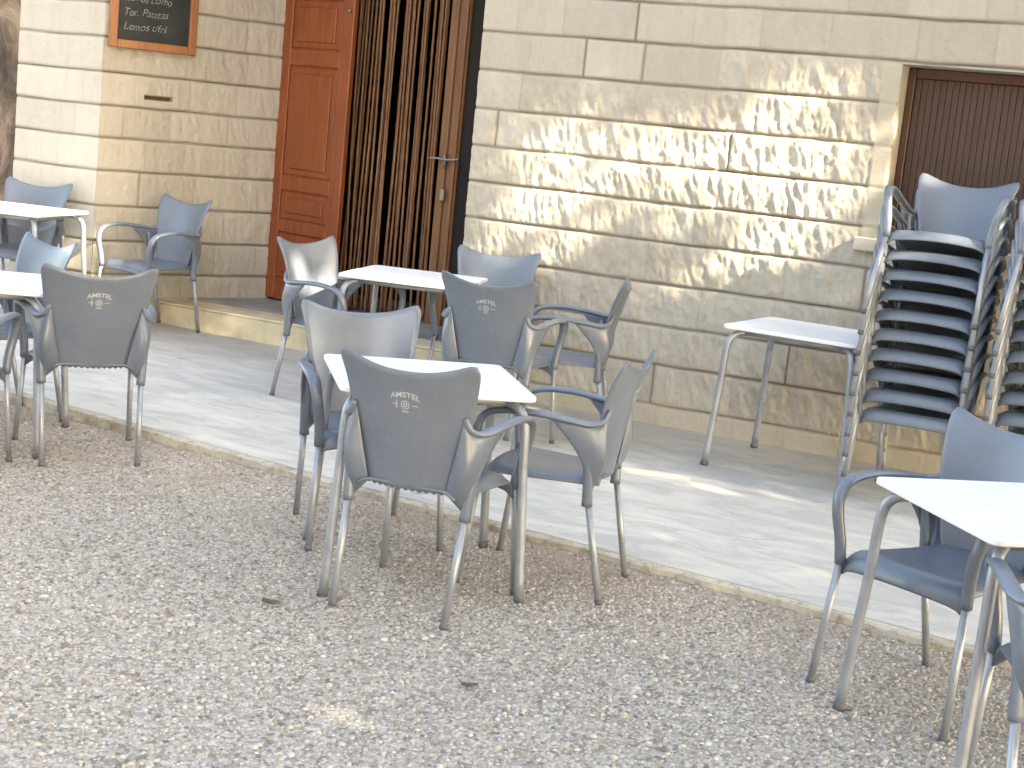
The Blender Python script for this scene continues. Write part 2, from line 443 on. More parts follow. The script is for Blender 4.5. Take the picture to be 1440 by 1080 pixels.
# window shutter: frame and boards
mb = MB(); ys = WY+.175
mb.box((-1.908, ys, 1.24), (-1.87, ys+.05, 2.147), .004); mb.box((-.13, ys, 1.24), (-.092, ys+.05, 2.147), .004)
mb.box((-1.869, ys, 2.095), (-.131, ys+.05, 2.147), .004); mb.box((-1.869, ys, 1.24), (-.131, ys+.05, 1.285), .004)
wf = mb.build('window', M['window_frame'], None, False); child(wf, FACADE)
mb = MB(); x = -1.868; k = 0
while x < -.135:
    w = .0315; mb.box((x, ys+.018+.001*random.random(), 1.286), (min(x+w, -.132), ys+.04, 2.094), .003); x += w+.0015
sh = mb.build('shutter_panel', M['shutter'], None, False); sh.parent = wf

# ------------------------------------------------------------------ porch: step, doorway, leaf, curtain
YD = 9.5
mb = MB(); mb.box((-7.05, 8.5, .0), (WX0-.002, 8.53, .205)); mb.box((-7.05, 8.505, .206), (WX0-.002, 8.80, .222), .004)
# riser faced with separate yellow stones
step = mb.build('doorstep', M['step'], None, False)
tag(step, 'low yellow stone step in front of the wooden doorway', 'step')
mb = MB(); mb.box((-7.05, 8.80, .0), (WX0-.002, YD+.9, .221))
tr = mb.build('porch_floor', M['tread'], None, False); tag(tr, kind='structure')

door = empty('doorway', (-6.0, YD, .22)); tag(door, 'tall red-brown wooden doorway with panelled leaf standing ajar', 'door')
def dchild(o): o.location = -Vector(door.location); o.parent = door; return o
mb = MB(); mb.box((-6.735, YD-.05, .222), (-6.575, YD+.12, 2.62), .006); mb.box((-6.70, YD-.062, .222), (-6.60, YD-.05, 2.62), .004)
dchild(mb.build('door_frame', M['frame_dark'], None, False))
mb = MB(); mb.box((-5.235, YD-.02, .222), (-5.08, YD+.12, 2.62), .006); mb.box((-5.20, YD-.034, .222), (-5.165, YD-.02, 2.62), .003); mb.box((-5.12, YD-.034, .222), (-5.095, YD-.02, 2.62), .003)
jm = dchild(mb.build('door_jamb', M['jamb'], None, False))
mb = MB(); mb.box((-6.573, YD-.03, 2.52), (-5.237, YD+.12, 2.70), .006); dchild(mb.build('door_lintel', M['frame_dark'], None, False))
mb = MB()
mb.tube(bez([(-5.29, YD-.05, 1.36), (-5.22, YD-.06, 1.365), (-5.15, YD-.055, 1.36), (-5.06, YD-.05, 1.372)], 14), .008, 8, (0, 0, 1))
mb.tube([(-5.17, YD-.04, 1.30), (-5.165, YD-.05, 1.36), (-5.175, YD-.05, 1.40)], .009, 8)
dchild(mb.build('door_bolt', M['iron'], None))
mb = MB(); mb.box((-5.185, YD-.05, 1.08), (-5.15, YD-.036, 1.16), .004); dchild(mb.build('keyhole_plate', M['iron'], None, False))
# leaf
Wl, H0, H1, T = .72, .012, 2.29, .045
mb = MB(); rails = [H0, .16, .50, .58, .80, .88, 1.68, 1.79, 2.14, H1]
sw = .115
mb.box((0, 0, H0), (sw, T, H1), .005); mb.box((Wl-sw, 0, H0), (Wl, T, H1), .005)
for a, b in ((H0, .16), (.50, .585), (.80, .90), (1.68, 1.79), (2.14, H1)): mb.box((sw+.001, .002, a), (Wl-sw-.001, T-.002, b), .004)
for a, b in ((.16, .50), (.585, .80), (.90, 1.68), (1.79, 2.14)):
    mb.box((sw, .018, a), (Wl-sw, .032, b))
    mb.box((sw+.012, .010, a+.012), (Wl-sw-.012, .0175, b-.012), .004)
    mb.box((sw+.055, -.001, a+.055), (Wl-sw-.055, .0095, b-.055), .006)
lf = mb.build('door_leaf', M['door'], None, False); lf.parent = door
lf.location = Vector((-6.572, YD-.065, .222))-Vector(door.location); lf.rotation_euler = (0, 0, R(-13))
mb = MB(); mb.tube([(Wl-.03, -.002, 2.07), (Wl-.03, -.02, 2.07), (Wl-.03, -.026, 2.07)], [.008, .014, .004], 10); k = mb.build('door_knob', M['iron'], None); k.parent = lf
# near-black room standing in for shade
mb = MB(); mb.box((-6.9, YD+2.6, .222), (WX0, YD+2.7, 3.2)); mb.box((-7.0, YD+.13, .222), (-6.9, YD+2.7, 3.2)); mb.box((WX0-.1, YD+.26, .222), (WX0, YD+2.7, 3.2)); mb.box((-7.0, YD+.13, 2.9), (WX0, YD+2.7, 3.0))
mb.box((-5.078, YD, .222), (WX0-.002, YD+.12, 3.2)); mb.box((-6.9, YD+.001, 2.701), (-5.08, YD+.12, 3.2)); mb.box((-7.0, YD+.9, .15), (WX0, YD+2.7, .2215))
o = mb.build('room_darkness_standin', M['dark'], None, False); child(o, FACADE)
# fly curtain
cur = empty('fly_curtain', (-5.6, YD+.03, 2.5)); tag(cur, 'brown corded fly curtain hanging in the dark open doorway', 'curtain')
mb = MB(); mb.box((-.40, -.012, -.02), (.36, .012, .018), .003); mb.build('curtain_rail', M['frame_dark'], cur, False)
strands = []
for v in range(5):
    pts = []; n = 40; ph = random.random()*6
    for i in range(n):
        t = i/(n-1); pts.append((.005*math.sin(ph+t*4.5)*t+.010*(v-2)*t*t, .008*math.sin(ph*2+t*5)*t, -2.24*t))
    rr = [.0095+.0012*math.sin(i*2.4+v) for i in range(n)]
    mb = MB(); mb.tube(pts, rr, 8); strands.append(mb.mesh('strand', M['strand']))
for i in range(30):
    o = bpy.data.objects.new('strand', strands[random.randrange(5)]); COL.objects.link(o); o.parent = cur
    o.location = (-.385+.0247*i+random.uniform(-.011, .011), random.uniform(-.045, .045), -.02); o.rotation_euler = (R(random.uniform(-.5, .5)), R(random.uniform(-.7, .7)), random.uniform(-1.5, 1.5))

# ------------------------------------------------------------------ chalkboard on the splayed wall
du = Vector((SPD[0], SPD[1], 0)).normalized(); dn = Vector((du.y, -du.x, 0))
cb = empty('chalkboard', Vector(SP0)+du*.335+Vector((0, 0, 1.885))+dn*.012); cb.rotation_euler = (0, 0, math.atan2(du.y, du.x))
tag(cb, 'menu chalkboard in an orange-brown wooden frame hung beside the door', 'chalkboard')
HW, HB, fw = .315, .95, .055
mb = MB()
mb.box((-HW, -.035, 0), (-HW+fw, 0, HB), .006); mb.box((HW-fw, -.035, 0), (HW, 0, HB), .006)
mb.box((-HW+fw+.0005, -.034, .0), (HW-fw-.0005, 0, fw), .006); mb.box((-HW+fw+.0005, -.034, HB-fw), (HW-fw-.0005, 0, HB), .006)
mb.build('frame', M['board_frame'], cb, False)
mb = MB(); mb.box((-HW+fw, -.016, fw), (HW-fw, -.004, HB-fw)); bd = mb.build('board', M['board'], cb, False)
mb = MB()
for i, tx in enumerate(('Lomos c/fri', 'Tor. Patatas', 'Huevos Lomo', 'Callos Casa', 'Ensalada mix', 'Tapas')):
    vs, fs = text_mesh(tx, .075, 'chalk_text', .25, -.001)
    mb.add([(v[0]*.88-.065+.004*math.sin(40*v[0]+i), -.0175, .125+.092*i+v[1]*.95+.05*v[0]*(.5-.3*i % 1)+.003*math.sin(31*v[0]+2*i)) for v in vs], fs)
mb.build('chalk_writing', M['chalk'], bd, False)

# ------------------------------------------------------------------ armchair
BZ0, BH, HORN = .435, .397, .054
def bw(v): return .148+.054*np.clip(v/.5, 0, 1)**.8+.048*np.clip((v-.35)/.65, 0, 1)**1.2
def back_pt(u, v):
    u = np.asarray(u, float); v = np.asarray(v, float)
    k = np.clip((v-.86)/.14, 0, 1); wfac = 1-.055*k**4
    x = u*bw(v)*wfac
    z = BZ0+v*(BH+HORN*np.abs(u)**2.3)-.009*np.clip((np.abs(u)-.86)/.14, 0, 1)**2*np.clip((v-.8)/.2, 0, 1)
    y = -.205-.055*v-.035*v**2.5+.050*u**2*(.6+.4*v)-.028*np.abs(u)**4*np.clip((v-.55)/.45, 0, 1)**2
    return np.stack([x, y, z], -1)
def make_chair():
    root = empty('armchair')
    # seat
    u = np.linspace(-1, 1, 17); v = np.linspace(0, 1, 17); U, V = np.meshgrid(u, v, indexing='ij')
    fr = np.clip((V-.86)/.14, 0, 1)
    X = U*(.172+.062*V); Y = -.205+.425*V-.012*fr**2+.022*(1-U**2)*V; Z = .442-.016*(1-U**2)*np.sin(math.pi*np.clip(V, 0, 1))+.014*(1-U**2)*V**3-.060*fr**2.2-.02*np.clip(np.abs(U)-.85, 0, 1)/.15
    P = np.stack([X, Y, Z], -1)
    MB().shell(P, .011).build('seat', M['plastic'], root)
    # backrest
    u = np.linspace(-1, 1, 25); v = np.linspace(0, 1, 23); U, V = np.meshgrid(u, v, indexing='ij')
    P = back_pt(U, V); P[::2, 0, 2] -= .007
    bk = MB().shell(P, .010).build('backrest', M['plastic'], root)
    # armrests: rim + rear side panel + rear leg sleeve, one moulded piece a side
    for sx in (1, -1):
        mb = MB()
        rim = bez([(.198, -.226, .700), (.214, -.212, .660), (.238, -.172, .646), (.258, -.095, .655), (.272, .03, .665), (.277, .13, .660), (.272, .195, .642), (.266, .226, .600), (.256, .232, .545), (.243, .222, .47), (.238, .214, .395)], 44)
        nn = len(rim); tt = np.linspace(0, 1, nn)
        ra = np.interp(tt, [0, .1, .3, .62, .75, 1], [.008, .014, .024, .025, .021, .019])
        rb = np.interp(tt, [0, .1, .3, .62, .75, 1], [.007, .010, .012, .013, .016, .017])
        mb.tube(rim, ra, 12, (1, 0, 0), rb)
        top = bez([(.194, -.222, .690), (.212, -.209, .655), (.238, -.170, .642), (.257, -.095, .650), (.266, -.03, .655)], 16)
        k = len(top); a = np.linspace(0, 1, k)[:, None]
        bot = np.array([.142, -.196, .436])*(1-a)+np.array([.212, -.168, .365])*a
        ts = np.linspace(0, 1, 11); G = np.zeros((k, 11, 3))
        for j, t in enumerate(ts):
            q = top*(1-t)+bot*t
            q[:, 1] -= (a[:, 0]**2)*.055*math.sin(math.pi*t)              # concave free front edge
            q[:, 0] += .012*math.sin(math.pi*t)*np.sin(math.pi*a[:, 0])
            q[:, 1] -= .030*math.sin(math.pi*t)*np.sin(math.pi*a[:, 0])  # belly to the rear corner
            G[:, j] = q
        mb.shell(G, .007)
        mb.tube(bez([(.212, -.182, .352), (.217, -.178, .42), (.226, -.168, .52), (.236, -.150, .62)], 14), np.linspace(.0205, .012, 15)[:len(bez([(.212, -.182, .352), (.217, -.178, .42), (.226, -.168, .52), (.236, -.150, .62)], 14))], 12)
        if sx < 0:
            mb.v = [(-x, y, z) for x, y, z in mb.v]; mb.f = [f[::-1] for f in mb.f]
        mb.build('armrest', M['plastic'], root)
    for sx in (1, -1):
        for (top, ft) in (((.213*sx, -.184, .37), (.203*sx, -.262, 0)), ((.238*sx, .214, .41), (.258*sx, .258, 0))):
            tp = np.array(top); fp = np.array(ft); mb = MB()
            mb.tube([tp+(fp-tp)*t for t in (0, .5, .985)], .0128, 12)
            lg = mb.build('leg', M['metal'], root)
            mb = MB(); d = (tp-fp)/np.linalg.norm(tp-fp)
            mb.tube([fp+np.array([0, 0, .001]), fp+d*.018, fp+d*.022], [.0145, .0145, .011], 12); mb.build('foot', M['foot'], lg)
    return root, bk
proto, proto_back = make_chair()

# printed lettering on the rear face of the backrest
def logo_mesh():
    mb = MB(); pts2 = []
    vs, fs = text_mesh('AMSTEL', .026, 'print', 0, .0006)
    out = []
    for x, y, z in vs:
        x *= 1.18; ang = x/.13; out.append((.13*math.sin(ang), y*1.0-.13*(1-math.cos(ang))*.8+.748))
    fs_all = list(fs); base = out
    def seg_ring(cx, cz, r0, r1, n=28, sx=1.):
        o = len(base)
        for k in range(n):
            th = 2*math.pi*k/n; base.append((cx+sx*r0*math.cos(th), cz+r0*math.sin(th))); base.append((cx+sx*r1*math.cos(th), cz+r1*math.sin(th)))
        for k in range(n):
            a = o+2*k; b = o+2*((k+1) % n); fs_all.append((a, a+1, b+1, b))
    seg_ring(0, .722, .0125, .0155); seg_ring(0, .722, .004, .008)
    for (x0, x1, z0, z1) in ((-.045, -.024, .7205, .7235), (.024, .045, .7205, .7235), (-.012, .012, .697, .701), (-.033, -.029, .708, .735)):
        o = len(base); base.extend([(x0, z0), (x1, z0), (x1, z1), (x0, z1)]); fs_all.append((o, o+1, o+2, o+3))
    out3 = []
    for x, z in base:
        u = 0.; v = .8
        for _ in range(12):
            u = x/float(bw(np.array(v))); v = (z-BZ0)/(BH+HORN*abs(u)**2.3)
        p = back_pt(u, v); q = back_pt(u, v+.01)
        t = (q-p)/np.linalg.norm(q-p); n = np.array([0, -t[2], t[1]])
        n = n if n[1] < 0 else -n
        out3.append(p+n*.0064)
    mb.add(out3, fs_all); return mb.mesh('printed_logo', M['print'], False)
lo = bpy.data.objects.new('printed_logo', logo_mesh()); COL.objects.link(lo); lo.parent = proto_back

def place(o, x, y, rz, z=0., label=None, group=None, cat='chair', rx=0.):
    o.location = (x, y, z); o.rotation_euler = (rx, 0, R(rz)); tag(o, label, cat, group); return o

G1 = 'grey plastic armchairs set around the tables'
PV = .03
def PAVZ(x): return .03+.014*max(0., -3.5-x)          # the paving climbs gently to the left
CHAIRS = [
 # x, y, rz, z, label
 (-2.470, 4.615, 6, 0, 'grey armchair with its back to the viewer at the middle front white table'),
 (-3.07, 5.19, -135, 0, 'grey armchair facing the viewer across the left corner of the middle front white table'),
 (-2.245, 5.165, 99, 0, 'grey armchair seen from the side, pushed in at the right of the middle front table'),
 (-4.67, 5.39, 50, 0, 'grey armchair with its back to the viewer beside the table cut off at left edge'),
 (-4.54, 7.26, -96, PV, 'pale-lit armchair facing right in front of the panelled wooden door leaf'),
 (-3.44, 7.035, 8.5, PV, 'grey armchair with printed back to viewer at the rear table by the doorway'),
 (-4.0, 7.96, 196, PV, 'bluish armchair facing viewer behind the rear table, against the stone wall'),
 (-3.27, 7.52, 110, PV, 'armchair seen edge-on facing left at the right of the rear table near the wall'),
 (-6.60, 8.2, 168, PV, 'grey-blue armchair standing before the yellow step under the chalkboard'),
 (-7.42, 7.82, 192, PV, 'pale armchair facing viewer behind the farthest left table, against the corner pilaster'),
 (-5.44, 5.63, 162, 0, 'lavender-blue armchair facing viewer at the far side of the table cut off at left edge'),
 (-4.83, 4.67, 32, 0, 'armchair mostly cut off by the left photo edge, only an arm and front leg showing'),
 (-.765, 4.86, 154, 0, 'grey armchair facing viewer behind the table at right, its open arm loop showing'),
 (-.225, 4.05, 14, 0, 'armchair cut off by the right photo edge with its back to the viewer'),
]
for i, (x, y, rz, z, lab) in enumerate(CHAIRS):
    o = proto if i == 0 else copy_thing(proto)
    place(o, x, y, rz, PAVZ(x) if z else 0, lab, G1)

ORD = ['bottom', 'second from the bottom', 'third from the bottom', 'fourth from the bottom', 'fifth from the bottom', 'fifth from the top', 'fourth from the top', 'third from the top', 'second from the top', 'topmost']
for sx, (cx, cy, nm, rz) in enumerate(((-1.44, 7.64, 'left stack beside the folding table', 179), (-.80, 7.56, 'right stack cut off by the photo edge', 178))):
    for k in range(10):
        o = copy_thing(proto)
        lab = f'grey armchair, {ORD[k]} in the {nm}'
        Rm = R(rz+random.uniform(-.8, .8))
        F = Vector((-math.sin(Rm), math.cos(Rm)))
        tilt = R(2.0*k)
        # each chair rests on the one below: raised 93 mm, leaning back a little more
        zz = PV+.0915*k; back = -.004*k
        piv = .10
        place(o, cx-F.x*(back-.004*k)+random.uniform(-.003, .003), cy-F.y*(back-.004*k), math.degrees(Rm), zz+.0, lab, 'stacked grey armchairs by the window', rx=tilt)

# ------------------------------------------------------------------ tables
def make_table(S=.70, H=.73):
    root = empty('cafe_table'); h = S/2; rc = .03; n = 6; ol = []
    for cx, cy, a0 in ((h-rc, h-rc, 0), (-h+rc, h-rc, 90), (-h+rc, -h+rc, 180), (h-rc, -h+rc, 270)):
        for k in range(n+1):
            a = R(a0+90*k/n); ol.append((cx+rc*math.cos(a), cy+rc*math.sin(a)))
    mb = MB(); N = len(ol); rings = []
    for sc, z in ((.985, H-.020), (1., H-.016), (1., H-.004), (.994, H)):
        rings.append([(x*sc, y*sc, z) for x, y in ol])
    vs = [p for r_ in rings for p in r_]; fs = []
    for i in range(len(rings)-1):
        for k in range(N):
            k2 = (k+1) % N; fs.append((i*N+k, i*N+k2, (i+1)*N+k2, (i+1)*N+k))
    fs.append(tuple(range(N))[::-1]); fs.append(tuple((len(rings)-1)*N+k for k in range(N)))
    mb.add(vs, fs); mb.build('tabletop', M['top'], root, False)
    mb = MB(); zf = H-.036; e = h-.085
    for a, b in (((-e, -e), (e, -e)), ((e, -e), (e, e)), ((e, e), (-e, e)), ((-e, e), (-e, -e))):
        mb.tube([(*a, zf), ((a[0]+b[0])/2, (a[1]+b[1])/2, zf), (*b, zf)], .0135, 10, (0, 0, 1))
    mb.build('frame', M['metal'], root)
    for sx in (1, -1):
        for sy in (1, -1):
            p = bez([(sx*(h-.13), sy*(h-.13), H-.037), (sx*(h-.075), sy*(h-.075), H-.039), (sx*(h-.043), sy*(h-.043), H-.062), (sx*(h-.028), sy*(h-.028), H-.12), (sx*(h-.020), sy*(h-.020), H-.30), (sx*(h+.004), sy*(h+.004), .012)], 40)
            mb = MB(); mb.tube(p, .0165, 12, (sx, -sy, 0)); lg = mb.build('leg', M['metal'], root)
            mb = MB(); q = p[-1]; mb.tube([(q[0], q[1], .001), (q[0], q[1], .02), (q[0], q[1], .026)], [.02, .02, .0165], 12); mb.build('foot', M['foot'], lg)
    return root
t0 = make_table(.68)
G2 = 'square white-topped cafe tables'
for i, (x, y, rz, z, lab) in enumerate([
  (-2.668, 4.885, 38, 0, 'white square table at the middle front, nearest the viewer, ringed by grey chairs'),
  (-4.23, 7.52, 14, PV, 'white square table set right before the fly curtain doorway'),
  (-2.065, 7.84, -4, PV, 'empty white table standing alone between stone wall and chair stacks'),
  (-.485, 4.525, 40, 0, 'white square table at the right photo edge in front of the chair stacks'),
  (-5.19, 5.27, 32, 0, 'white square table cut off by the left photo edge, nearer of the two there'),
  (-7.22, 7.60, 14, PV, 'white sunlit table at far left by the pale corner pilaster')]):
    o = t0 if i == 0 else copy_thing(t0)
    place(o, x, y, rz, PAVZ(x) if z else 0, lab, G2, 'table')
    if 'standing alone' in lab: o.scale = (1.05, 1, 1)

# ------------------------------------------------------------------ ground, paving, kerb
def sheet(name, pts, z, mat, th=None):
    mb = MB(); n = len(pts)
    if th is None: mb.add([(x, y, z) for x, y in pts], [tuple(range(n))])
    else:
        mb.add([(x, y, z) for x, y in pts]+[(x, y, z-th) for x, y in pts], [tuple(range(n))]+[(k, n+k, n+(k+1) % n, (k+1) % n) for k in range(n)])
    return mb.build(name, mat, None, False)
gr = sheet('ground', [(-400, -400), (400, -400), (400, 400), (-400, 400)], 0., M['gravel']); tag(gr, kind='structure')
KY = lambda x: 5.30-.115*x
# pebbles standing proud of the exposed-aggregate surface
def mat_pebble():
    t = NT('aggregate_pebbles'); a = t.add('ShaderNodeAttribute', attribute_name='tone')
    sp = t.add('ShaderNodeSeparateColor'); t.link(a.outputs['Color'], sp.inputs['Color'])
    c = t.ramp(sp.outputs['Red'], [(0, (.16, .135, .11)), (.12, (.28, .245, .195)), (.35, (.385, .342, .282)), (.7, (.445, .40, .335)), (.92, (.515, .465, .395)), (1, (.60, .55, .47))])
    c = t.mix(sp.outputs['Green'], c, (.33, .24, .16))
    n = t.noise(t.co(), 1.1, 5, .6); c = t.mix(t.ramp(n, [(.42, 0.), (.75, .35)]), c, (.27, .235, .20))
    t.base(c); t.rough(.85); t.b.inputs['Specular IOR Level'].default_value = .25; return t.m
cell = .0150
gy, gx = np.meshgrid(np.arange(2.4, 6.1, cell), np.arange(-6.6, .5, cell), indexing='ij')
px = (gx+rng.uniform(-.45, .45, gx.shape)*cell).ravel(); py = (gy+rng.uniform(-.45, .45, gx.shape)*cell).ravel()
kk = (py < 5.30-.115*px-.015) & (px > -1.02*py-.35) & (px < .03*py+.22) & (py > 2.75+.28*(px+3.) * (px > -3.)-.5)
kk &= rng.random(len(px)) < .93
px, py = px[kk], py[kk]; NP = len(px)
r0 = .0062*np.exp(rng.normal(0, .28, NP)); asp = rng.uniform(.65, 1., NP); ang = rng.uniform(0, math.pi, NP); hh = r0*rng.uniform(.35, .8, NP)
ring = np.linspace(0, 2*math.pi, 6, endpoint=False); V = np.zeros((NP, 13, 3))
for j, (sc, hf) in enumerate(((1., -.05), (.72, .72))):
    jr = rng.uniform(.85, 1.15, (NP, 6))
    lx = r0[:, None]*sc*jr*np.cos(ring); ly = r0[:, None]*sc*jr*np.sin(ring)*asp[:, None]
    V[:, j*6:j*6+6, 0] = px[:, None]+lx*np.cos(ang)[:, None]-ly*np.sin(ang)[:, None]
    V[:, j*6:j*6+6, 1] = py[:, None]+lx*np.sin(ang)[:, None]+ly*np.cos(ang)[:, None]
    V[:, j*6:j*6+6, 2] = hh[:, None]*hf
V[:, 12] = np.stack([px, py, hh], -1)
fl = []
for k in range(6):
    k2 = (k+1) % 6; fl.append((k, k2, 6+k2)); fl.append((k, 6+k2, 6+k)); fl.append((6+k, 6+k2, 12))
F = (np.array(fl)[None]+13*np.arange(NP)[:, None, None]).reshape(-1)
me = bpy.data.meshes.new('gravel'); me.vertices.add(NP*13); me.vertices.foreach_set('co', V.reshape(-1).astype(np.float32))
me.loops.add(len(F)); me.loops.foreach_set('vertex_index', F.astype(np.int32)); me.polygons.add(len(F)//3); me.polygons.foreach_set('loop_start', np.arange(0, len(F), 3, dtype=np.int32)); me.update(calc_edges=True)
me.polygons.foreach_set('use_smooth', [True]*len(me.polygons))
at = me.color_attributes.new('tone', 'FLOAT_COLOR', 'POINT'); tone = rng.random(NP)
soil = np.clip(((py+.115*px)-4.35)/.95, 0, 1)*np.clip((fbm(px*4+40, py*4, 15, 4)-.35)*3, 0, 1)*.55
at.data.foreach_set('color', np.repeat(np.stack([tone, soil, tone*0, tone*0+1], -1), 13, axis=0).reshape(-1).astype(np.float32))
me.materials.append(mat_pebble()); pb = bpy.data.objects.new('gravel', me); COL.objects.link(pb); tag(pb, kind='stuff')
# kerb and pavement edge, slightly broken
mb = MB(); xs = np.arange(-14, 6.01, .05); top = []
for x in xs:
    hz = PAVZ(x)-.03
    j = .010*(vnoise(np.array(x*7), np.array(1.3), 5)-.5)*2+.02*(vnoise(np.array(x*1.4), np.array(4.), 6)-.5)
    y0 = KY(x)+float(j); top.append([(x, y0, -.01), (x, y0+.006, .018+hz+.006*float(vnoise(np.array(x*5), np.array(2.), 8))), (x, y0+.02, .028+hz), (x, KY(x)+.05, .029+hz), (x, KY(x)+.053, .015+hz)])
mb.grid(np.array(top, float)); kb = mb.build('kerb', M['kerb'], None, False); tag(kb, kind='structure')
mb = MB()
xs2 = (-14, -3.5, 6)
mb.add([(x, KY(x)+.057, PAVZ(x)) for x in xs2]+[(x, 9.0, PAVZ(x)) for x in xs2]+[(x, KY(x)+.057, -.01) for x in xs2], [(0, 1, 4, 3), (1, 2, 5, 4), (6, 7, 1, 0), (7, 8, 2, 1)])
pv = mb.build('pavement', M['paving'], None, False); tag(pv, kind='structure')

# ------------------------------------------------------------------ small things on the ground
def dry_leaf(x, y, rz, lab, sc=1.):
    mb = MB(); u = np.linspace(-1, 1, 9); v = np.linspace(-1, 1, 5); U, V = np.meshgrid(u, v, indexing='ij')
    P = np.stack([U*.045, V*.022*np.sqrt(np.clip(1-U**2*.96, 0, 1)), .010+.012*V**2+.008*U**2], -1)*sc
    mb.shell(P, .0012); o = mb.build('fallen_leaf', M['leafdry'], None); o.location = (x, y, 0.001); o.rotation_euler = (0, 0, rz); tag(o, lab, 'leaf', 'fallen leaves on the gravel')
dry_leaf(-2.794, 4.19, .2, 'dry brown leaf lying alone on the gravel left of the middle front table', .7)
dry_leaf(-1.925, 3.964, .5, 'small dark leaf on the open gravel below the middle front table', .55)
mb = MB()
for k in range(16):
    a = random.uniform(-.9, .9); l = random.uniform(.08, .2); x0 = random.uniform(-.03, .03)
    mb.tube(bez([(x0, 0, 0), (x0+a*l*.35, -.015, l*.55), (x0+a*l*.8, -.03*random.random(), l)], 6), .0016, 5)
wd = mb.build('dry_weed', M['twig'], None); wd.location = (-1.93, WY-.05, PV); tag(wd, 'tuft of dry straw-coloured weed growing at the foot of the wall by the stack', 'weed')

# ------------------------------------------------------------------ old tree at far left
tree = empty('old_tree', (-11.6, 12.4, 0)); tag(tree, 'thick leaning old tree trunk with rough brown bark beyond the building corner', 'tree')
n, m = 80, 64; zz = np.linspace(0, 6.2, n); th = np.linspace(0, 2*math.pi, m, endpoint=False)
Zt, Th = np.meshgrid(zz, th, indexing='ij')
rad = .78-.055*Zt+.30*np.exp(-Zt*1.8)
lump = (fbm(np.cos(Th)*2.2+7, Zt*1.3+np.sin(Th)*2.2, 91, 4)-.5)*.42+(fbm(np.cos(Th)*6+3, Zt*4+np.sin(Th)*6, 95, 3)-.5)*.14
rr = rad*(1+lump)
P = np.stack([rr*np.cos(Th)-.20*Zt, rr*np.sin(Th), Zt], -1)
P2 = np.concatenate([P, P[:, :1]], 1)
mb = MB(); mb.grid(P2.transpose(1, 0, 2)[::-1]); mb.build('trunk', M['bark'], tree)
mb = MB(); lv = []
for k in range(7):
    a = k*.9; b0 = np.array([-.55, 0, 5.6]); e = b0+np.array([math.cos(a)*2.2, math.sin(a)*2.2, 1.8+random.random()])
    p = bez([b0, (b0+e)/2+np.array([0, 0, .4]), e], 12); mb.tube(p, np.linspace(.22, .05, len(p)), 9); lv.append(e)
mb.build('limb', M['bark'], tree)
def leaf_mesh(C, size, mat, name):
    """C: N x 3 leaf centres -> one mesh of small kinked leaves"""
    N = len(C); a = rng.normal(size=(N, 3)); a /= np.linalg.norm(a, axis=1, keepdims=True)
    b = rng.normal(size=(N, 3)); b -= (a*b).sum(1, keepdims=True)*a; b /= np.linalg.norm(b, axis=1, keepdims=True)
    s = size*(.7+.6*rng.random((N, 1)))
    V = np.stack([C-a*s, C-b*s*.42, C+a*s, C+b*s*.42], 1).reshape(-1, 3)
    me = bpy.data.meshes.new(name); me.vertices.add(4*N); me.vertices.foreach_set('co', V.reshape(-1).astype(np.float32))
    me.loops.add(4*N); me.loops.foreach_set('vertex_index', np.arange(4*N, dtype=np.int32))
    me.polygons.add(N); me.polygons.foreach_set('loop_start', np.arange(0, 4*N, 4, dtype=np.int32)); me.update(calc_edges=True)
    me.materials.append(mat); o = bpy.data.objects.new(name, me); COL.objects.link(o); return o
cc = []
for e in lv:
    for _ in range(9):
        c = e+rng.normal(size=3)*np.array([.8, .8, .5]); cc.append(c+rng.normal(size=(70, 3))*.32)
o = leaf_mesh(np.concatenate(cc), .09, M['leaf'], 'crown'); o.parent = tree

# ------------------------------------------------------------------ house added unseen behind the viewer to block low sky
hs = empty('skyblocker', (-8, -12, 0)); tag(hs, 'unseen ochre house added behind the viewer to block low sky', 'skyblocker')
mb = MB(); mb.box((-17, -8, 0), (15, 0, 8.6)); hw = mb.build('wall', mat_plain('skyblocker_render', (.30, .25, .19), .9), hs, False)
mb = MB(); mb.add([(-17.5, .5, 8.61), (15.5, .5, 8.61), (15.5, -8.5, 8.61), (-17.5, -8.5, 8.61), (-17.5, -4, 10.6), (15.5, -4, 10.6)], [(0, 1, 5, 4), (2, 3, 4, 5), (0, 4, 3), (1, 2, 5), (3, 2, 1, 0)])
mb.build('skyblocker_roof', mat_plain('skyblocker_tile', (.26, .11, .06), .85), hs, False)
for i in range(7):
    for z in (1.0, 4.2):
        mb = MB(); x = -15+i*4.4; mb.box((x, .003, z), (x+1.2, .06, z+1.6), .01); mb.build('window', M['shutter'], hs, False)  # windows of the added unseen house

# ------------------------------------------------------------------ sun, and the shade tree added unseen to filter it into chosen patches
SUN_AZ_WALL, SUN_EL = R(15.5), R(33)         # angle off the wall plane (sun from the right), elevation
SD = np.array([math.cos(SUN_AZ_WALL)*math.cos(SUN_EL), -math.sin(SUN_AZ_WALL)*math.cos(SUN_EL), math.sin(SUN_EL)])
e1 = np.cross(SD, [0, 0, 1.]); e1 /= np.linalg.norm(e1); e2 = np.cross(e1, SD)
def ab(p): p = np.asarray(p, float); return np.stack([p@e1, p@e2], -1)
def inside(poly, q):
    x, y = q[:, 0], q[:, 1]; r_ = np.zeros(len(q), bool); n = len(poly); j = n-1
    for i in range(n):
        xi, yi = poly[i]; xj, yj = poly[j]
        c = ((yi > y) != (yj > y)) & (x < (xj-xi)*(y-yi)/(yj-yi+1e-12)+xi); r_ ^= c; j = i
    return r_
